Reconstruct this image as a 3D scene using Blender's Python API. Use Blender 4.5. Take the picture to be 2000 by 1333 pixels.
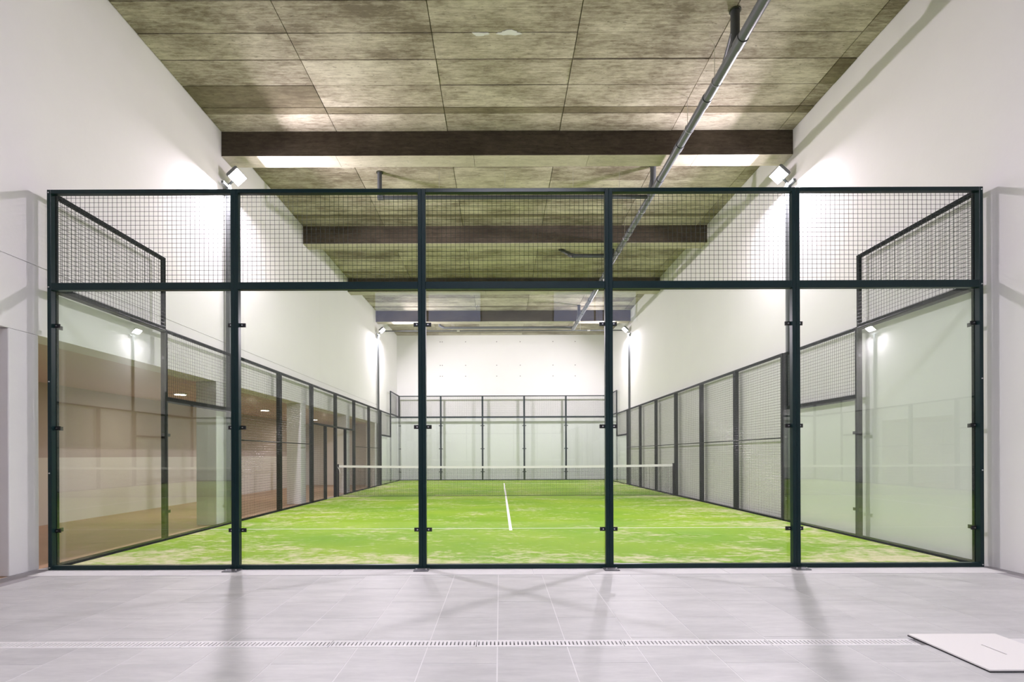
import bpy, bmesh, math, random
from mathutils import Vector, Matrix
random.seed(7)
for o in list(bpy.data.objects):
    bpy.data.objects.remove(o)
S = bpy.context.scene
C = S.collection
PI = math.pi

# ------------------------------------------------------------------ camera
FPX = 1050.0
CAM = Vector((-0.170, -5.74, 1.219))
cd = bpy.data.cameras.new('camera'); cam = bpy.data.objects.new('camera', cd); C.objects.link(cam)
cd.sensor_fit = 'HORIZONTAL'; cd.sensor_width = 36.0
cd.lens = FPX / 2000.0 * 36.0
cd.shift_x = (1000.0 - 976.4) / 2000.0
cd.shift_y = (889.3 - 666.5) / 2000.0
cd.clip_start = 0.05; cd.clip_end = 200
ROLL = -0.0035
cam.matrix_world = Matrix.Translation(CAM) @ Matrix.Rotation(PI / 2, 4, 'X') @ Matrix.Rotation(ROLL, 4, 'Z')
S.camera = cam

# ------------------------------------------------------------------ world: dusk sky behind the windows
w = bpy.data.worlds.new('world'); S.world = w; w.use_nodes = True
bg = w.node_tree.nodes['Background']
bg.inputs[0].default_value = (0.66, 0.66, 1.0, 1); bg.inputs[1].default_value = 1.5

S.view_settings.view_transform = 'Standard'
S.view_settings.look = 'None'
S.view_settings.gamma = 1.0
S.view_settings.use_curve_mapping = False
S.view_settings.exposure = 0.36
LAMP_W = 330.0        # each floodlight
LAMP_COL = (1.0, 0.878, 1.0)

PEND_DOWN, PEND_UP = 105.0, 60.0
PEND_COL = (0.88, 0.855, 1.0)

# ------------------------------------------------------------------ materials
MATS = {}
def newmat(name):
    m = bpy.data.materials.new(name); m.use_nodes = True
    nt = m.node_tree; nt.nodes.clear()
    out = nt.nodes.new('ShaderNodeOutputMaterial')
    MATS[name] = m
    return m, nt, out
def node(nt, t, **kw):
    n = nt.nodes.new(t)
    for k, v in kw.items():
        if hasattr(n, k): setattr(n, k, v)
        else: n.inputs[k].default_value = v
    return n
def principled(nt, out, col=(.8, .8, .8), rough=.5, metal=0., spec=.5):
    p = nt.nodes.new('ShaderNodeBsdfPrincipled')
    p.inputs['Base Color'].default_value = (*col, 1)
    p.inputs['Roughness'].default_value = rough
    p.inputs['Metallic'].default_value = metal
    p.inputs['Specular IOR Level'].default_value = spec
    nt.links.new(p.outputs[0], out.inputs[0])
    return p
def ramp(nt, stops):
    r = nt.nodes.new('ShaderNodeValToRGB')
    e = r.color_ramp.elements
    while len(e) < len(stops): e.new(0.5)
    for i, (p, c) in enumerate(stops):
        e[i].position = p; e[i].color = (*c, 1) if len(c) == 3 else c
    return r
def worldpos(nt, scale=(1, 1, 1)):
    g = nt.nodes.new('ShaderNodeNewGeometry')
    m = nt.nodes.new('ShaderNodeMapping'); m.inputs['Scale'].default_value = scale
    nt.links.new(g.outputs['Position'], m.inputs[0])
    return m.outputs[0]
def noise(nt, vec, scale, detail=4, rough=.55, dist=0.):
    n = nt.nodes.new('ShaderNodeTexNoise')
    n.inputs['Scale'].default_value = scale; n.inputs['Detail'].default_value = detail
    n.inputs['Roughness'].default_value = rough; n.inputs['Distortion'].default_value = dist
    nt.links.new(vec, n.inputs['Vector'])
    return n.outputs['Fac']
def mixc(nt, fac, a, b, mode='MIX'):
    m = nt.nodes.new('ShaderNodeMix'); m.data_type = 'RGBA'; m.blend_type = mode
    for val, idx in ((fac, 0), (a, 6), (b, 7)):
        if isinstance(val, bpy.types.NodeSocket): nt.links.new(val, m.inputs[idx])
        elif idx == 0: m.inputs[0].default_value = val
        else: m.inputs[idx].default_value = (*val, 1)
    return m.outputs[2]
def math_(nt, op, a, b=None):
    m = nt.nodes.new('ShaderNodeMath'); m.operation = op
    for i, v in enumerate((a, b)):
        if v is None: continue
        if isinstance(v, bpy.types.NodeSocket): nt.links.new(v, m.inputs[i])
        else: m.inputs[i].default_value = v
    return m.outputs[0]
def bump(nt, p, h, strength=.2, dist=.01):
    b = nt.nodes.new('ShaderNodeBump'); b.inputs['Strength'].default_value = strength; b.inputs['Distance'].default_value = dist
    nt.links.new(h, b.inputs['Height']); nt.links.new(b.outputs[0], p.inputs['Normal'])

def plain(name, col, rough=.5, metal=0., spec=.5):
    m, nt, out = newmat(name); principled(nt, out, col, rough, metal, spec); return m
def plaster(name, c1, c2, rough=.85, s=1.3):
    m, nt, out = newmat(name); p = principled(nt, out, c1, rough, spec=.25)
    v = worldpos(nt)
    a = noise(nt, v, s, 5, .6)
    col = mixc(nt, a, c1, c2); nt.links.new(col, p.inputs['Base Color'])
    bump(nt, p, noise(nt, v, 14, 4, .6), .12, .01)
    return m
plaster('plaster_white', (.80, .795, .785), (.86, .855, .85))
plaster('plaster_pillar', (.78, .78, .78), (.85, .85, .85), s=3)

# corridor wall: taupe over cream, painted in two bands
m, nt, out = newmat('corridor_paint'); p = principled(nt, out, rough=.7, spec=.3)
g = nt.nodes.new('ShaderNodeNewGeometry'); sx = nt.nodes.new('ShaderNodeSeparateXYZ'); nt.links.new(g.outputs['Position'], sx.inputs[0])
f = math_(nt, 'GREATER_THAN', sx.outputs[2], 1.2)
nt.links.new(mixc(nt, f, (.70, .665, .63), (.50, .425, .40)), p.inputs['Base Color'])

def concrete(name, dark, mid, light, rnd=.35):
    m, nt, out = newmat(name); p = principled(nt, out, mid, .88, spec=.2)
    big = noise(nt, worldpos(nt, (.6, 1.2, 1)), 1.7, 5, .65)
    grain = noise(nt, worldpos(nt, (1.6, 26, 26)), 1.5, 6, .7)
    grain2 = noise(nt, worldpos(nt, (3.0, 9, 9)), 2.3, 6, .75, .4)
    c = ramp(nt, [(.41, dark), (.5, mid), (.60, light)])
    s = math_(nt, 'ADD', math_(nt, 'MULTIPLY', big, .40), math_(nt, 'ADD', math_(nt, 'MULTIPLY', grain, .28), math_(nt, 'MULTIPLY', grain2, .32)))
    oi = nt.nodes.new('ShaderNodeObjectInfo')
    s = math_(nt, 'ADD', s, math_(nt, 'MULTIPLY', math_(nt, 'SUBTRACT', oi.outputs['Random'], .5), rnd * .3))
    nt.links.new(s, c.inputs[0])
    # sparse dark pits and pale spots
    pits = ramp(nt, [(.30, (1, 1, 1)), (.36, (0, 0, 0))]); nt.links.new(noise(nt, worldpos(nt, (7, 22, 22)), 1.6, 3, .6), pits.inputs[0])
    col = mixc(nt, math_(nt, 'MULTIPLY', pits.outputs[0], .6), c.outputs[0], tuple(x * .45 for x in dark))
    nt.links.new(col, p.inputs['Base Color'])
    bump(nt, p, grain, .35, .006)
    return m
concrete('concrete_ceiling', (.22, .185, .135), (.43, .385, .30), (.66, .61, .50))
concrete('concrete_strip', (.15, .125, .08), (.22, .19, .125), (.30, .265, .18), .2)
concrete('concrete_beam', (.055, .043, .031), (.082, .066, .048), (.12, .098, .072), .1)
concrete('concrete_joint', (.08, .065, .045), (.12, .10, .07), (.17, .145, .10), .1)
concrete('concrete_soffit_lit', (.46, .42, .34), (.58, .535, .44), (.68, .63, .53), .1)

def tilemat(name, a, b, rough):
    m, nt, out = newmat(name); p = principled(nt, out, a, rough, spec=.45)
    n1 = noise(nt, worldpos(nt, (.8, 3.2, 1)), 2.2, 5, .6)
    n2 = noise(nt, worldpos(nt, (2, 8, 1)), 5, 4, .6)
    s = math_(nt, 'ADD', math_(nt, 'MULTIPLY', n1, .7), math_(nt, 'MULTIPLY', n2, .3))
    oi = nt.nodes.new('ShaderNodeObjectInfo')
    s = math_(nt, 'ADD', s, math_(nt, 'MULTIPLY', math_(nt, 'SUBTRACT', oi.outputs['Random'], .5), .12))
    r = ramp(nt, [(.34, a), (.68, b)]); nt.links.new(s, r.inputs[0])
    nt.links.new(r.outputs[0], p.inputs['Base Color'])
    return m
tilemat('tile_grey', (.475, .475, .475), (.62, .615, .61), .45)
plain('grout', (.74, .73, .73), .9)
plaster('screed', (.30, .285, .30), (.40, .38, .39), s=5)
plaster('kerb_concrete', (.64, .63, .63), (.74, .73, .725), s=4)
plaster('slab_concrete', (.32, .31, .30), (.42, .40, .38), s=3)
plain('dark_mat', (.05, .048, .05), .9)

# terracotta corridor floor
m, nt, out = newmat('terracotta'); p = principled(nt, out, (.5, .25, .12), .35)
n1 = noise(nt, worldpos(nt), 2.5, 4, .6)
nt.links.new(mixc(nt, n1, (.40, .245, .15), (.52, .33, .21)), p.inputs['Base Color'])

# artificial turf with drifts of sand
m, nt, out = newmat('turf'); p = principled(nt, out, (.3, .5, .04), .95, spec=.1)
v = worldpos(nt)
fine = noise(nt, worldpos(nt, (1, 1, 1)), 60, 3, .7)
patch = noise(nt, worldpos(nt, (.6, 1.0, 1)), 1.3, 7, .66, .3)
patch2 = noise(nt, worldpos(nt, (1.0, 1.5, 1)), 6.5, 6, .7, .2)
g = nt.nodes.new('ShaderNodeNewGeometry'); sx = nt.nodes.new('ShaderNodeSeparateXYZ'); nt.links.new(g.outputs['Position'], sx.inputs[0])
# sand drifts gather by the glass and at the side fences where no one plays
ax = math_(nt, 'ABSOLUTE', sx.outputs[0])
edge = nt.nodes.new('ShaderNodeMapRange'); edge.inputs[1].default_value = 2.6; edge.inputs[2].default_value = 5.0; edge.inputs[3].default_value = 0; edge.inputs[4].default_value = .055
nt.links.new(ax, edge.inputs[0])
front = nt.nodes.new('ShaderNodeMapRange'); front.inputs[1].default_value = 1.3; front.inputs[2].default_value = .15; front.inputs[3].default_value = 0; front.inputs[4].default_value = .095
nt.links.new(sx.outputs[1], front.inputs[0])
sand = math_(nt, 'ADD', math_(nt, 'MULTIPLY', patch, .5), math_(nt, 'MULTIPLY', patch2, .5))
sand = math_(nt, 'ADD', sand, math_(nt, 'ADD', edge.outputs[0], front.outputs[0]))
sr = ramp(nt, [(.525, (0, 0, 0)), (.645, (1, 1, 1))]); nt.links.new(sand, sr.inputs[0])
tone = ramp(nt, [(.35, (.205, .395, .028)), (.65, (.325, .49, .038))]); nt.links.new(noise(nt, worldpos(nt, (.3, .5, 1)), 1.4, 3, .5), tone.inputs[0])
gcol = mixc(nt, math_(nt, 'MULTIPLY', fine, .5), tone.outputs[0], (.15, .28, .025))
col = mixc(nt, math_(nt, 'MULTIPLY', sr.outputs[0], .8), gcol, (.70, .62, .44))
nt.links.new(col, p.inputs['Base Color'])
bump(nt, p, fine, .5, .01)

plain('line_white', (.86, .86, .84), .8)
plain('paint_green', (.005, .022, .024), .28, 0., .26)
plain('paint_matt', (.006, .012, .012), .6, 0., .15)
plaster('corridor_ceiling_paint', (.66, .56, .53), (.70, .60, .57))
plain('wire_green', (.035, .045, .042), .22, .0, .8)
plain('net_black', (.015, .017, .016), .8)
plain('clamp_black', (.012, .012, .013), .4)
plain('steel_bright', (.72, .72, .74), .3, 1.)
plain('steel_plate', (.20, .20, .215), .5, .6)
plain('pole_grey', (.10, .115, .115), .35, .2)
plain('lamp_housing', (.16, .17, .17), .45, .4)
plain('pvc_grey', (.115, .125, .135), .36, 0., .5)
plain('pvc_dark', (.055, .062, .064), .4)
plain('ring_black', (.02, .02, .022), .5)
plain('grate_white', (.74, .73, .73), .55)
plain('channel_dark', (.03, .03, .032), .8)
plain('cover_white', (.84, .82, .80), .55)
plain('white_rope', (.8, .8, .78), .8)
plain('window_frame', (.2, .2, .21), .5)
plain('crack_dark', (.12, .11, .10), .9)
plain('bitumen', (.05, .055, .03), .9)

def emis(name, col, s):
    m, nt, out = newmat(name); e = nt.nodes.new('ShaderNodeEmission')
    e.inputs[0].default_value = (*col, 1); e.inputs[1].default_value = s; nt.links.new(e.outputs[0], out.inputs[0])
emis('lens_glow', LAMP_COL, 60.)
emis('pendant_glow', PEND_COL, 50.)
emis('downlight_glow', (1., .86, .68), 14.)

def glassmat(name, tint, ior=1.5):
    m, nt, out = newmat(name)
    tr = nt.nodes.new('ShaderNodeBsdfTransparent'); tr.inputs[0].default_value = (*tint, 1)
    gl = nt.nodes.new('ShaderNodeBsdfGlossy'); gl.inputs['Roughness'].default_value = 0.0; gl.inputs[0].default_value = (1, 1, 1, 1)
    fr = nt.nodes.new('ShaderNodeFresnel')
    geo = nt.nodes.new('ShaderNodeNewGeometry')
    mr = nt.nodes.new('ShaderNodeMapRange'); mr.inputs[3].default_value = ior; mr.inputs[4].default_value = 1. / ior
    nt.links.new(geo.outputs['Backfacing'], mr.inputs[0]); nt.links.new(mr.outputs[0], fr.inputs[0])
    mx = nt.nodes.new('ShaderNodeMixShader')
    nt.links.new(fr.outputs[0], mx.inputs[0]); nt.links.new(tr.outputs[0], mx.inputs[1]); nt.links.new(gl.outputs[0], mx.inputs[2])
    nt.links.new(mx.outputs[0], out.inputs[0])
glassmat('court_glass', (.965, .985, .972))

# ------------------------------------------------------------------ mesh helpers
class MB:
    def __init__(s): s.v = []; s.f = []
    def box(s, x0, y0, z0, x1, y1, z1):
        b = len(s.v)
        s.v += [(x0, y0, z0), (x1, y0, z0), (x1, y1, z0), (x0, y1, z0), (x0, y0, z1), (x1, y0, z1), (x1, y1, z1), (x0, y1, z1)]
        s.f += [tuple(b + i for i in q) for q in ((0, 3, 2, 1), (4, 5, 6, 7), (0, 1, 5, 4), (1, 2, 6, 5), (2, 3, 7, 6), (3, 0, 4, 7))]
        return s
    def rod(s, a, b, r, n=6, cap=True, r2=None):
        a = Vector(a); b = Vector(b); d = (b - a).normalized()
        up = Vector((0, 0, 1)) if abs(d.z) < .9 else Vector((1, 0, 0))
        u = d.cross(up).normalized(); v = d.cross(u).normalized()
        base = len(s.v); r2 = r if r2 is None else r2
        for c, rr in ((a, r), (b, r2)):
            for i in range(n):
                t = 2 * PI * i / n
                s.v.append(tuple(c + u * (rr * math.cos(t)) + v * (rr * math.sin(t))))
        for i in range(n):
            j = (i + 1) % n
            s.f.append((base + i, base + j, base + n + j, base + n + i))
        if cap:
            s.f.append(tuple(base + n - 1 - i for i in range(n))); s.f.append(tuple(base + n + i for i in range(n)))
        return s
    def path(s, pts, r, n=10):
        for a, b in zip(pts, pts[1:]): s.rod(a, b, r, n)
        return s
    def mesh(s, name):
        m = bpy.data.meshes.new(name); m.from_pydata(s.v, [], s.f); m.update(); return m
def smooth(me, angle=40):
    for p in me.polygons: p.use_smooth = True
    try: me.set_sharp_from_angle(angle=math.radians(angle))
    except Exception: pass
    return me
def add(name, me, mat, parent=None, loc=None, kind=None, bev=0):
    if isinstance(me, MB): me = me.mesh(name)
    if mat and not me.materials: me.materials.append(MATS[mat])
    o = bpy.data.objects.new(name, me); C.objects.link(o)
    if parent: o.parent = parent
    if loc: o.location = loc
    if kind: o['kind'] = kind
    if bev:
        b = o.modifiers.new('bevel', 'BEVEL'); b.width = bev; b.segments = 2; b.limit_method = 'ANGLE'
    return o
def box(name, dims, mat, parent=None, kind=None, bev=0, loc=None):
    return add(name, MB().box(*dims), mat, parent, loc, kind, bev)
CACHE = {}
def cbox(name, dx, dy, dz, mat, parent, loc):           # a box with its corner at loc, mesh shared between alike boxes
    k = (name, round(dx, 4), round(dy, 4), round(dz, 4), mat)
    if k not in CACHE:
        me = MB().box(0, 0, 0, dx, dy, dz).mesh(name); me.materials.append(MATS[mat]); CACHE[k] = me
    return add(name, CACHE[k], mat, parent, loc)
def cmesh(key, fn, mat, sm=False):
    if key not in CACHE:
        me = fn().mesh(key[0] if isinstance(key, tuple) else key); me.materials.append(MATS[mat])
        if sm: smooth(me)
        CACHE[key] = me
    return CACHE[key]
def thing(name, label, cat, loc=(0, 0, 0), rz=0., group=None):
    o = bpy.data.objects.new(name, None); C.objects.link(o); o.empty_display_size = .1
    o.location = loc; o.rotation_euler = (0, 0, rz); o['label'] = label; o['category'] = cat
    if group: o['group'] = group
    return o
def tag(o, label, cat, group=None):
    o['label'] = label; o['category'] = cat
    if group: o['group'] = group
    return o
def struct(o, label, cat):
    o['kind'] = 'structure'; o['label'] = label; o['category'] = cat; return o

# ------------------------------------------------------------------ room shell
XL, XR = -5.15, 5.11            # inner faces of the side walls
ZC = 7.044                      # ceiling
YB = 20.35                      # far wall
YF = -9.0                       # wall behind the viewer
XC = -8.26                      # far side of the corridor on the left
SOF = 2.53                      # corridor ceiling
# left wall: upper wall over an open colonnade, with a fine horizontal joint
mb = MB()
mb.box(XL - .36, YF, 3.277, XL, YB, ZC + .3).box(XL - .36, YF, SOF, XL, YB, 3.269).box(XL - .36, YF, 3.269, XL - .012, YB, 3.277)
wl = struct(add('wall_left', mb, 'plaster_white'), 'white plastered left wall above the open colonnade, thin joint line along it', 'wall')
for k in range(-2, 5):
    y0 = -.29 + 4 * k
    box('pillar', (XL - .36, y0, 0, XL, y0 + .36, SOF), 'plaster_pillar', wl, bev=.012)
box('pillar', (XL - .36, 16.3, 0, XL, YB, SOF), 'plaster_white', wl)           # the colonnade closes beyond the last bay
struct(box('wall_right', (XR, YF, -.2, XR + .3, YB, ZC + .3), 'plaster_white'), 'white plastered right wall of the hall', 'wall')
wb = struct(box('wall_back', (XL - .36, YB, -.2, XR + .3, YB + .3, ZC + .3), 'plaster_white'), 'white far end wall of the hall', 'wall')
hole = lambda: MB().rod((0, -.004, 0), (0, .01, 0), .022, 10)
for xx in (-4.1, -3.05, -2.95, -1.82, -.31, .83, 2.42, 3.5):
    for zz in (6.72, 5.58, 5.05):
        add('tie_hole', cmesh('tie_hole', hole, 'crack_dark'), None, wb, (xx, YB, zz))
# wall behind the viewer with two high windows
mb = MB()
WX = ((-3.7, -.65), (1.3, 3.7)); WZ = (4.9, 6.2)
mb.box(XL - .36, YF - .3, -.2, XR + .3, YF, WZ[0]).box(XL - .36, YF - .3, WZ[1], XR + .3, YF, ZC + .3)
xs = [XL - .36, WX[0][0], WX[0][1], WX[1][0], WX[1][1], XR + .3]
for i in (0, 2, 4): mb.box(xs[i], YF - .3, WZ[0], xs[i + 1], YF, WZ[1])
struct(add('wall_front', mb, 'plaster_white'), 'white wall behind the viewer with two high windows', 'wall')
for n_, (a, b) in enumerate(WX):
    e = thing('window_%d' % (n_ + 1), '%s high window in the wall behind the viewer' % ('left', 'right')[n_], 'window', (a, YF - .2, WZ[0])); e['kind'] = 'structure'
    mb = MB(); W_, H_ = b - a, WZ[1] - WZ[0]
    mb.box(0, 0, 0, W_, .06, .05).box(0, 0, H_ - .05, W_, .06, H_).box(0, 0, .05, .05, .06, H_ - .05).box(W_ - .05, 0, .05, W_, .06, H_ - .05).box(W_ / 2 - .02, 0, .05, W_ / 2 + .02, .06, H_ - .05)
    add('window_frame', mb, 'window_frame', e)
    box('pane', (.05, .025, .05, W_ - .05, .033, H_ - .05), 'court_glass', e)

# corridor
struct(box('wall_corridor', (XC - .2, YF, 0, XC, YB, SOF), 'corridor_paint'), 'two-tone corridor wall, taupe above cream, behind the pillars', 'wall')
struct(box('floor_corridor', (XC - .2, YF, -.2, XL - .02, YB, 0.0), 'terracotta'), 'terracotta floor of the corridor on the left', 'floor')
struct(box('ceiling_corridor', (XC - .2, YF, SOF, XL - .36, YB, SOF + .3), 'corridor_ceiling_paint'), 'low corridor ceiling with round downlights', 'ceiling')
struct(box('wall_corridor_end', (XC, 16.6, 0, XL - .36, 16.8, SOF), 'plaster_white'), 'end wall of the corridor', 'wall')
struct(box('wall_corridor_near', (XC - .2, YF - .2, 0, XL - .36, YF, SOF + .3), 'plaster_white'), 'near end wall of the corridor', 'wall')
names_dl = ['nearest', 'middle', 'farthest']
for k, y in enumerate((5.5, 9.55, 13.6)):
    t = thing('downlight', '%s round downlight in the corridor ceiling' % names_dl[k], 'lamp', (-6.85, y, SOF), 0, 'corridor downlights')
    add('trim_ring', smooth(MB().rod((0, 0, 0), (0, 0, -.025), .13, 28).mesh('trim_ring')), 'grate_white', t)
    add('diffuser', MB().rod((0, 0, -.024), (0, 0, -.032), .105, 28), 'downlight_glow', t)
    ld = bpy.data.lights.new('downlight', 'AREA'); ld.shape = 'DISK'; ld.size = .2; ld.energy = 18; ld.color = (1, .86, .7)
    lo = bpy.data.objects.new('downlight_light', ld); C.objects.link(lo); lo.parent = t; lo.location = (0, 0, -.04)

# ------------------------------------------------------------------ ceiling: slab, downstand beams, formwork panels
ce = struct(box('ceiling', (XL - .36, YF - .3, ZC + .018, XR + .3, YB + .3, ZC + .3), 'concrete_joint'), 'raw board-marked concrete ceiling with deep beams', 'ceiling')
BY = [-8.09, -4.09, -.09, 3.91, 7.91, 11.91, 15.91]
for y in BY:
    box('beam', (XL, y, 6.604, XR, y + .375, ZC + .02), 'concrete_beam', ce)  # dark brown, deepened in colour for the shade on faces turned from the lamps
    # board under the beam, lamplight from below put into its pale colour
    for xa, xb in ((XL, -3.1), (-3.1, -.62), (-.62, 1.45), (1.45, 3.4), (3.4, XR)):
        cbox('soffit_board', xb - xa - .006, .375, .006, 'concrete_soffit_lit', ce, (xa + .003, y, 6.5985))
cols = [XL, -3.08, -1.09, .92, 2.93, 4.85, XR]
rows = [0, .5, .667, 1.2, 1.75, 2.25, 2.78, 3.3, 3.625]
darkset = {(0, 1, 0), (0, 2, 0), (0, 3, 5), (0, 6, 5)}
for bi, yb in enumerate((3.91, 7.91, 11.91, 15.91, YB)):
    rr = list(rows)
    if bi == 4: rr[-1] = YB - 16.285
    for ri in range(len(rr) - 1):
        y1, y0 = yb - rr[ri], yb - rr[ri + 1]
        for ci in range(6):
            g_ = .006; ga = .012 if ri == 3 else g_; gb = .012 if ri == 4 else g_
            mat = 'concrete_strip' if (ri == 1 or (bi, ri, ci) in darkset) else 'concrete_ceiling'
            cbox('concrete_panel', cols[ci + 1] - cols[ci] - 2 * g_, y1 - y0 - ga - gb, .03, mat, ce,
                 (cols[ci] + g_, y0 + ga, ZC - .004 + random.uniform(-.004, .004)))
for y0, y1 in ((YF - .3, -8.09), (-7.715, -4.09), (-3.715, -.09), (.285, .30)):
    box('slab_face', (XL, y0, ZC, XR, y1, ZC + .03), 'concrete_ceiling', ce)

for (px_, py_, a_, b_) in ((-.42, 1.68, .11, .03), (-.02, 1.66, .15, .045)):
    mb = MB(); n_ = 18
    for z in (-.004, .02):
        for i in range(n_):
            q = 2 * PI * i / n_; k = 1 + .25 * math.sin(3 * q + px_ * 9) + .12 * math.sin(7 * q)
            mb.v.append((a_ * k * math.cos(q), b_ * k * math.sin(q), z))
    mb.f = [tuple(reversed(range(n_))), tuple(range(n_, 2 * n_))] + [(i, (i + 1) % n_, n_ + (i + 1) % n_, n_ + i) for i in range(n_)]
    add('cement_patch', mb, 'plaster_pillar', ce, (px_, py_, ZC - .009))

# ------------------------------------------------------------------ floors
DY0, DY1 = -2.322, -2.205
fl = struct(add('floor', MB().box(XL - .02, -3.95, -.2, XR, DY0, -.0012).box(XL - .02, DY1, -.2, XR, .1, -.0012).box(XL - .02, DY0, -.2, XR, DY1, -.10).box(2.552, DY0, -.1, XR, DY1, -.0012).box(XL - .02, DY0, -.1, -4.852, DY1, -.0012), 'grout'), 'pale grey tiled floor in front of the court', 'floor')
struct(box('floor_behind', (XL - .02, YF - .3, -.2, XR, -3.95, -.0), 'dark_mat'), 'dark floor behind the viewer', 'floor')
struct(box('floor_court', (XL - .02, 0.1, -.2, XR + .0, YB, -.004), 'slab_concrete'), 'concrete slab under the court', 'floor')
box('edge_strip', (XL, -3.95, -.006, -4.85, 0.06, .0), 'screed', fl)
box('edge_strip', (4.88, -3.95, -.006, XR, 0.06, .0), 'screed', fl)
# kerb stones under the front panels
kx = [-4.99, -3.83, -1.83, .17, 2.17, 4.17, 4.99]
for a, b in zip(kx, kx[1:]): box('kerb_stone', (a + .002, -.272, -.02, b - .002, .10, .004), 'kerb_concrete', fl, bev=.004)
# tiles, staggered bond, cut around the drain channel and the access cover
TW, TL, G = .443, .885, .0035
x = -.19 - 11 * TW
ci = 0
while x < 4.88:
    xa, xb = max(x, -4.85) + G, min(x + TW, 4.88) - G
    y = -2.60 + 4 * TL - (TL / 2 if ci % 2 else 0)
    while y > -3.95:
        ya, yb_ = max(y - TL, -3.95) + G, min(y, -.274) - G
        for s0, s1 in ((max(ya, DY1 + G), yb_), (ya, min(yb_, DY0 - G))):
            if s1 - s0 > .02 and xb - xa > .02:
                cbox('floor_tile', xb - xa, s1 - s0, .012, 'tile_grey', fl, (xa, s0, -.012))
        y -= TL
    x += TW; ci += 1

# drain channel with slotted grates
def grate_mesh(L):
    mb = MB(); Wd = .117
    mb.box(0, 0, -.012, L, .028, .001).box(0, Wd - .028, -.012, L, Wd, .001)
    n = int(L / .0248); p_ = L / n
    for i in range(n + 1):
        a = max(i * p_ - .0083, 0); b = min(i * p_ + .0083, L)
        mb.box(a, .028, -.012, b, Wd - .028, .001)
    return mb
dc = thing('drain_channel', 'white slotted drain grating running across the tiled floor', 'drain', (0, DY0, 0))
box('channel_body', (-4.85, .002, -.099, 2.55, .115, -.03), 'channel_dark', dc)
xg = -.325 - 5 * .944
while xg < 2.5:
    xe = min(xg + .944, 2.548); xs_ = max(xg, -4.85)
    if xe - xs_ > .05:
        L = round(xe - xs_ - .004, 3)
        add('grate', cmesh(('grate', L), lambda: grate_mesh(L), 'grate_white'), None, dc, (xs_ + .002, 0, 0))
    xg += .944
# access cover
av = thing('access_cover', 'square white access cover with a lifting slot on the tiled floor', 'cover', (2.547, -2.755, 0))
mb = MB(); s0, s1, q0, q1, T = .30, .312, .225, .395, .016
mb.box(0, 0, .008, s0, .60, T).box(s1, 0, .008, .58, .60, T).box(s0, 0, .008, s1, q0, T).box(s0, q1, .008, s1, .60, T)
add('cover_plate', mb, 'cover_white', av)
box('gap_shade', (-.002, -.002, .0005, .582, .602, .008), 'channel_dark', av)  # dark base painted in for the shade under the cover's edge

# ------------------------------------------------------------------ turf and lines
tf = thing('artificial_turf', 'bright green sand-dusted artificial turf of the padel court', 'turf', (0, 0, 0))
mb = MB(); nx, ny = 40, 80
box('turf_carpet', (-4.945, .10, -.003, 4.945, 20.0, .012), 'turf', tf)
box('court_line', (-.025, 2.85, .012, .025, 17.2, .0145), 'line_white', tf)
box('court_line', (-4.93, 3.085, .012, 4.93, 3.112, .0138), 'line_white', tf)
box('court_line', (-4.93, 16.93, .012, 4.93, 16.97, .0138), 'line_white', tf)

# ------------------------------------------------------------------ enclosure panels
ST = .041
SM = .062          # fuller stiles of the side fence
def wires(w, h, r=.0020, pitch=.05, n=5):
    mb = MB()
    k = max(1, round(w / pitch)); px = w / k
    for i in range(k + 1): mb.rod((i * px, 0, 0), (i * px, 0, h), r, n, False)
    k = max(1, round(h / pitch)); pz = h / k
    for i in range(k + 1): mb.rod((0, r * 1.6, i * pz), (w, r * 1.6, i * pz), r, n, False)
    return mb
def tube(dx, dy, dz):
    return MB().box(0, 0, 0, dx, dy, dz)
PAINT = ['paint_green']
def part(name, dx, dy, dz, t, loc, mat=None, bev=.003):
    mat = mat or PAINT[0]
    k = (name, round(dx, 4), round(dy, 4), round(dz, 4), mat)
    if k not in CACHE:
        me = MB().box(0, 0, 0, dx, dy, dz).mesh(name); me.materials.append(MATS[mat])
        bm = bmesh.new(); bm.from_mesh(me)
        bmesh.ops.bevel(bm, geom=bm.edges[:], offset=bev, segments=1, affect='EDGES'); bm.to_mesh(me); bm.free()
        CACHE[k] = me
    return add(name, CACHE[k], mat, t, loc)
def mesh_sheet(t, x0, x1, y, z0, z1, n=5):
    w, h = round(x1 - x0, 3), round(z1 - z0, 3)
    o = add('wire_mesh', cmesh(('wire_mesh', w, h, n), lambda: wires(w, h, n=n), 'wire_green', True), None, t, (x0, y, z0))
    o['kind'] = 'stuff'
    return o
def clampset(t, W, D, zs, sides=(0, 1)):
    def fn():
        return MB().box(0, 0, 0, .058, .010, .009).box(0, 0, .033, .058, .010, .042).box(0, 0, .009, .012, .010, .033).box(.034, 0, .009, .058, .010, .033).box(.012, .002, .009, .034, .010, .033)
    for s in sides:
        for z in zs:
            c = add('clamp', cmesh('clamp', fn, 'clamp_black'), None, t, (W - ST + .004, D - .012, z - .021) if s else (ST - .004, D - .012, z - .021))
            if s: c.location.x = W - ST + .004; c.scale.x = -1
            b = add('bolt', cmesh('bolt', lambda: MB().rod((0, 0, 0), (0, -.010, 0), .008, 8), 'steel_bright'), None, c, (.023, .001, .021))
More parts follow.
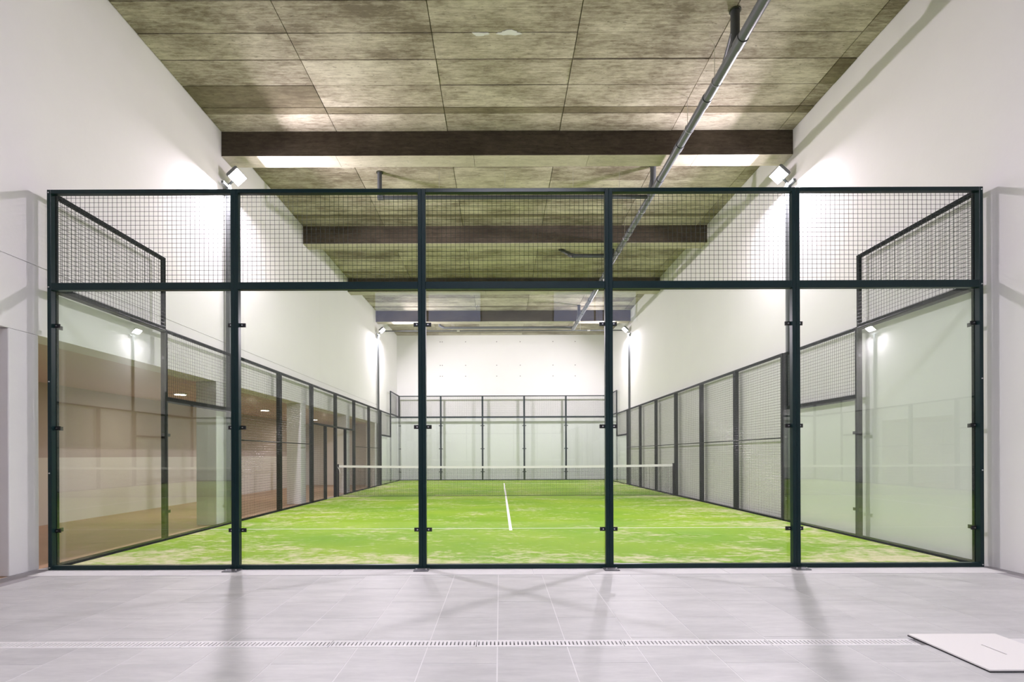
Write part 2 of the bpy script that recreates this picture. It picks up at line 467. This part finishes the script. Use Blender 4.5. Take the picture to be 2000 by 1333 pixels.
def glazed(label, loc, rz, W, zg, zt, D, group, n=5, feet=()):
    t = thing('glazed_panel', label, 'panel', loc, rz, group)
    z0 = .004
    part('stile', ST, D, zt - z0, t, (0, 0, z0)); part('stile', ST, D, zt - z0, t, (W - ST, 0, z0))
    wi = W - 2 * ST
    part('bottom_rail', wi, D, .045, t, (ST, 0, z0))
    part('middle_rail', wi, D, .078, t, (ST, 0, zg - .002))
    part('top_rail', wi, D, .042, t, (ST, 0, zt - .042))
    part('glass_pane', W - .006, .010, zg - .02, t, (.003, D + .001, .035), 'court_glass', .0005)
    mesh_sheet(t, .012, W - .012, D + .0035, zg + .03, zt - .012, n)
    return t
def mesh_panel(label, loc, rz, W, zt, D, group):
    t = thing('mesh_panel', label, 'panel', loc, rz, group)
    part('stile', SM, D, zt, t, (0, 0, 0)); part('stile', SM, D, zt, t, (W - SM, 0, 0))
    wi = W - 2 * SM
    part('bottom_rail', wi, D, .04, t, (SM, 0, 0)); part('top_rail', wi, D, .042, t, (SM, 0, zt - .042))
    part('middle_rail', wi, .03, .022, t, (SM, D - .03, 1.50))
    mesh_sheet(t, .012, W - .012, D + .0035, .02, 1.505, 4); mesh_sheet(t, .012, W - .012, D + .0035, 1.52, zt - .012, 4)
    return t
DF, DS, DM = .062, .055, .075
H4, H3 = 4.072, 3.05
pos5 = ['far left', 'second from left', 'middle', 'second from right', 'far right']
for i in range(5):
    t = glazed('%s glazed front panel, glass below wire mesh, nearest the viewer' % pos5[i], (-5 + 2 * i, 0, 0), 0, 2.0, 3.0, H4, DF, 'front glazed panels', 6)
    clampset(t, 2.0, DF, (2.627, 1.524, .418))
    if i > 0:
        # floor plate and seam bolts under the joint with the panel to its left
        pl = part('base_plate', .158, .133, .010, t, (-.079, -.135, .0045), 'steel_plate', .002)
        for dx in (.03, .128): add('anchor_bolt', cmesh('anchor_bolt', lambda: MB().rod((0, 0, 0), (0, 0, .012), .009, 8), 'steel_bright'), None, pl, (dx, .045, .010))
    else:
        for z in (4.04, 3.03, 2.02, 1.04, .03):
            add('bolt', cmesh('stile_bolt', lambda: MB().rod((0, .001, 0), (0, -.006, 0), .007, 8), 'steel_bright'), None, t, (.02, 0, z))
    if i == 4:
        for z in (4.04, 3.03, 2.02, 1.04, .03):
            add('bolt', CACHE['stile_bolt'], None, t, (1.98, 0, z))
for i in range(5):
    t = glazed('%s glazed panel at the far end of the court' % pos5[i], (5 - 2 * (4 - i), 20.08, 0), PI, 2.0, 3.0, H4, DF, 'far end glazed panels', 4)
    clampset(t, 2.0, DF, (2.627, 1.524, .418))
PAINT[0] = 'paint_matt'
ordm = ['nearest', 'second', 'third', 'fourth', 'fifth', 'farthest']
for side, sx_ in (('left', -1), ('right', 1)):
    X0 = sx_ * 5.025
    def put(fn, label, ya, yb, *args):
        if sx_ < 0: return fn(label, (X0, yb, 0), -PI / 2, yb - ya, *args)
        return fn(label, (X0, ya, 0), PI / 2, yb - ya, *args)
    cs = (2.627, 1.524, .418)
    t = put(glazed, 'tall glazed %s side panel beside the front corner' % side, .078, 2.0, 3.0, H4, DS, 'side glazed panels', 5); clampset(t, 1.922, DS, cs)
    t = put(glazed, 'lower glazed %s side panel next to the front lamp pole' % side, 2.0, 4.0, 2.0, H3, DS, 'side glazed panels', 5); clampset(t, 2.0, DS, (1.524, .418))
    t = put(glazed, 'lower glazed %s side panel past the far lamp pole' % side, 16.0, 18.0, 2.0, H3, DS, 'side glazed panels', 4); clampset(t, 2.0, DS, (1.524, .418))
    t = put(glazed, 'tall glazed %s side panel at the far corner' % side, 18.0, 20.004, 3.0, H4, DS, 'side glazed panels', 4); clampset(t, 2.004, DS, cs)
    for k in range(6):
        ya = 4.0 + 2 * k
        if side == 'left' and k in (2, 3): continue
        put(mesh_panel, '%s wire mesh fence panel on the %s side' % (ordm[k], side), ya, ya + 2, H3, DM, 'side mesh fence panels')
# entrance bays on the left either side of the net
for (ya, yb, gate, lab) in ((8.0, 10.0, 9.1, 'nearer'), (10.0, 12.0, 11.0, 'farther')):
    t = thing('entrance_panel', '%s entrance bay of the left fence, open doorway beside the net' % lab, 'panel', (-5.025, yb, 0), -PI / 2, 'entrance bays')
    W = yb - ya
    part('stile', SM, DM, H3, t, (0, 0, 0)); part('stile', SM, DM, H3, t, (W - SM, 0, 0))
    wi = W - 2 * SM
    part('top_rail', wi, DM, .042, t, (SM, 0, H3 - .042)); part('header_rail', wi, DM, .045, t, (SM, 0, 2.03))
    gx = yb - gate
    part('door_post', .075, DM, 2.03, t, (gx - .0275, 0, 0))
    mesh_sheet(t, .012, W - .012, DM + .0035, 2.05, H3 - .012, 4)
    a, b = ((gx, W) if lab == 'nearer' else (0, gx))
    mesh_sheet(t, a + .012, b - .012, DM + .0035, .02, 2.03, 4)
    part('bottom_rail', b - a - 2 * SM, DM, .04, t, (a + SM, 0, 0))

# ------------------------------------------------------------------ net
nt_ = thing('court_net', 'black padel net with white top tape across the middle of the court', 'net', (0, 10.0, .0152))
XN = 4.88
def ztop(x): return .88 + .04 * (x / XN) ** 2
mb = MB(); nn = 245
for i in range(nn + 1):
    x = -XN + 2 * XN * i / nn
    mb.rod((x, 0, .02), (x, 0, ztop(x) - .05), .0034, 4, False)
seg = 24
for j in range(21):
    f_ = j / 20
    for i in range(seg):
        a, b = -XN + 2 * XN * i / seg, -XN + 2 * XN * (i + 1) / seg
        za, zb = [.015 + (ztop(q) - .065) * f_ for q in (a, b)]
        mb.rod((a, .003, za), (b, .003, zb), .0034 if 0 < j < 20 else .007, 4, False)
o = add('net_mesh', mb, 'net_black', nt_); o['kind'] = 'stuff'
mb = MB()
for i in range(seg):
    a, b = -XN + 2 * XN * i / seg, -XN + 2 * XN * (i + 1) / seg
    v0 = len(mb.v)
    for q in (a, b):
        z = ztop(q)
        mb.v += [(q, -.008, z - .065), (q, .008, z - .065), (q, .008, z), (q, -.008, z)]
    for k in range(4): mb.f.append((v0 + k, v0 + (k + 1) % 4, v0 + 4 + (k + 1) % 4, v0 + 4 + k))
PAINT[0] = 'paint_green'
add('top_tape', mb, 'line_white', nt_)
for s in (-1, 1):
    add('net_post', smooth(MB().rod((s * 4.905, 0, 0), (s * 4.905, 0, .95), .025, 12).mesh('net_post')), 'clamp_black', nt_)
add('tie_cord', MB().path([(-4.92, -.01, .88), (-4.87, -.03, .80), (-4.84, -.03, .70)], .012, 5), 'white_rope', nt_)

# ------------------------------------------------------------------ floodlight poles
def floodlight(label, x, y, tilt):
    s = 1 if x < 0 else -1                      # toward the court
    t = thing('floodlight_pole', label, 'floodlight', (x, y, 0), 0, 'floodlight poles')
    part('base_plate', .078, .16, .010, t, (-.039, -.08, -.003), 'pole_grey', .002)
    part('pole', .075, .075, 6.13, t, (-.0375, -.0375, .006), 'pole_grey', .006)
    part('cross_arm', .05, .42, .05, t, (-.025, -.21, 6.06), 'pole_grey', .004)
    add('arm', smooth(MB().rod((0, 0, 6.12), (s * .10, 0, 6.22), .02, 10).mesh('arm')), 'pole_grey', t)
    h = bpy.data.objects.new('lamp_head', MB().box(-.12, -.19, 0, .12, .19, .05).mesh('lamp_head')); C.objects.link(h)
    h.data.materials.append(MATS['lamp_housing']); h.parent = t
    b = h.modifiers.new('bevel', 'BEVEL'); b.width = .012; b.segments = 2
    h.location = (s * .17, 0, 6.27); h.rotation_euler = (0, -s * tilt, 0)
    for i in range(7): add('cooling_fin', cmesh('cooling_fin', lambda: MB().box(-.10, -.004, 0, .10, .004, .03), 'lamp_housing'), None, h, (0, -.15 + .05 * i, .05))
    add('lens', cmesh('lens', lambda: MB().box(-.105, -.175, -.004, .105, .175, .001), 'lens_glow'), None, h, (0, 0, 0))
    ld = bpy.data.lights.new('floodlight', 'AREA'); ld.shape = 'RECTANGLE'; ld.size = .21; ld.size_y = .35
    ld.energy = LAMP_W; ld.color = LAMP_COL
    lo = bpy.data.objects.new('floodlight_light', ld); C.objects.link(lo); lo.parent = h; lo.location = (0, 0, -.012)
T = math.radians(42)
floodlight('lit floodlight on a slim pole near the front left of the court', -5.075, 4.0, T)
floodlight('lit floodlight on a slim pole near the front right of the court', 5.068, 4.0, T)
floodlight('lit floodlight on a slim pole at the far left of the court', -5.075, 16.0, T)
floodlight('lit floodlight on a slim pole at the far right of the court', 5.068, 16.0, T)

# ------------------------------------------------------------------ pendant luminaire over the tiled area
pl = thing('pendant_luminaire', 'long cool white luminaire hung from the ceiling over the tiled area', 'lamp', (.15, -5.1, 6.55))
mb = MB().box(-1.3, -.12, -.04, 1.3, -.10, .04).box(-1.3, .10, -.04, 1.3, .12, .04).box(-1.3, -.10, -.04, -1.28, .10, .04).box(1.28, -.10, -.04, 1.3, .10, .04).box(-1.28, -.10, -.008, 1.28, .10, .008)
add('housing', mb, 'grate_white', pl)
box('lower_diffuser', (-1.28, -.10, -.036, 1.28, .10, -.03), 'pendant_glow', pl)
box('upper_diffuser', (-1.28, -.10, .03, 1.28, .10, .036), 'pendant_glow', pl)  # upward glow added to brighten the ceiling
for x in (-1.1, 1.1): add('suspension_wire', MB().rod((x, 0, .01), (x, 0, ZC - 6.55 - .002), .003, 6), 'steel_bright', pl)
for sgn, e in ((-1, PEND_DOWN), (1, PEND_UP)):
    ld = bpy.data.lights.new('pendant', 'AREA'); ld.shape = 'RECTANGLE'; ld.size = 2.5; ld.size_y = .18; ld.energy = e; ld.color = PEND_COL
    lo = bpy.data.objects.new('pendant_light', ld); C.objects.link(lo); lo.parent = pl; lo.location = (0, 0, sgn * .042)
    if sgn > 0: lo.rotation_euler = (PI, 0, 0)

# ------------------------------------------------------------------ drain pipes under the ceiling
PX, PZ, PR = 2.93, 6.515, .068
def pipe(parent, name, a, b, r, mat='pvc_grey', n=20):
    return add(name, smooth(MB().rod(a, b, r, n).mesh(name)), mat, parent)
dp = thing('drain_pipe', 'grey plastic drain pipe hung along the ceiling to the right of centre', 'pipe', (PX, 0, PZ))
joints = [-8.6, -5.0, -2.0, 1.07, 2.24, 3.43, 4.58, 6.96, 8.17, 10.4, 12.6, 14.3, 15.7, 16.9]
for a, b in zip(joints, joints[1:]):
    pipe(dp, 'pipe_length', (0, a, 0), (0, b, 0), PR)
for y in joints[1:-1]:
    pipe(dp, 'coupling', (0, y, 0), (0, y + .16, 0), PR + .009)
    pipe(dp, 'seal_ring', (0, y - .006, 0), (0, y + .004, 0), PR + .006, 'ring_black')
for y in (1.30, 5.07, 9.0, 15.2):
    st = pipe(dp, 'down_stub', (0, y, .05), (0, y, ZC - PZ - .002), .058, 'pvc_dark')
    pipe(dp, 'stub_collar', (0, y, ZC - PZ - .02), (0, y, ZC - PZ - .003), .075, 'bitumen')
    pipe(dp, 'branch_fitting', (0, y, .22), (0, y - .0 + .28, 0), .064)
for y in (1.9, 3.0, 5.9, 7.4, 10.0, 13.3, 15.4):
    pipe(dp, 'hanger_rod', (-.03, y, PR), (-.03, y, ZC - PZ - .003), .005, 'steel_bright', 6)
    mb = MB()
    for i in range(16):
        t0, t1 = 2 * PI * i / 16, 2 * PI * (i + 1) / 16
        r1 = PR + .006
        mb.rod((r1 * math.cos(t0), y, r1 * math.sin(t0)), (r1 * math.cos(t1), y, r1 * math.sin(t1)), .005, 4, False)
    add('hanger_clip', mb, 'steel_bright', dp)
bp = thing('branch_pipe', 'thinner grey pipe crossing the ceiling behind the first beam', 'pipe', (0, 5.30, PZ))
pipe(bp, 'pipe_length', (-2.62, 0, 0), (PX - .069, 0, 0), .042, 'pvc_dark')
pipe(bp, 'elbow', (-2.66, 0, -.0), (-2.54, 0, 0), .05, 'pvc_dark')
pipe(bp, 'down_stub', (-2.62, 0, -.03), (-2.62, 0, ZC - PZ - .003), .046, 'pvc_dark')
pipe(bp, 'stub_collar', (-2.62, 0, ZC - PZ - .02), (-2.62, 0, ZC - PZ - .003), .07, 'bitumen')
for x in (-1.4, -.05, 1.35, 2.3): pipe(bp, 'hanger_rod', (x, 0, .04), (x, 0, ZC - PZ - .003), .004, 'steel_bright', 6)
bp = thing('branch_pipe', 'short dark bent pipe joining the main drain pipe from the left', 'pipe', (0, 8.57, PZ))
add('pipe_length', smooth(MB().rod((1.8, 0, 0), (PX - .069, 0, 0), .05, 16).mesh('pipe_length')), 'pvc_dark', bp)
pipe(bp, 'elbow', (1.85, -.02, -.01), (1.72, .16, .09), .056, 'pvc_dark')
pipe(bp, 'down_stub', (1.8, 0, 0), (1.54, .80, ZC - PZ - .045), .05, 'pvc_dark')
bp = thing('branch_pipe', 'grey pipe crossing the ceiling beyond the last beam', 'pipe', (0, 17.0, 6.61))
pipe(bp, 'pipe_length', (-2.55, 0, 0), (PX, 0, 0), .05, 'pvc_grey')
pipe(bp, 'elbow', (-2.5, 0, 0), (-2.72, 0, .10), .056, 'pvc_grey')
pipe(bp, 'down_stub', (-2.70, 0, .08), (-2.70, 0, ZC - 6.61 - .003), .05, 'pvc_grey')
pipe(bp, 'riser', (PX, -.02, -.1), (PX, -.02, .03), .066, 'pvc_grey')
for x in (-2.1, -.9, .4, 1.6): pipe(bp, 'hanger_rod', (x, 0, .04), (x, 0, ZC - 6.61 - .003), .006, 'steel_bright', 6)
cp = thing('conduit', 'thin dark conduit spanning the hall below the ceiling near the far wall', 'pipe', (0, 17.35, 6.56))
pipe(cp, 'tube', (XL + .005, 0, 0), (XR - .005, 0, 0), .026, 'pvc_dark', 12)
for x in (-2.0, 3.6): pipe(cp, 'coupling', (x, 0, 0), (x + .12, 0, 0), .034, 'steel_bright', 12)
for x in (-3.8, -2.2, 3.3): pipe(cp, 'hanger_rod', (x, 0, .02), (x, 0, ZC - 6.56 - .003), .006, 'steel_bright', 6)
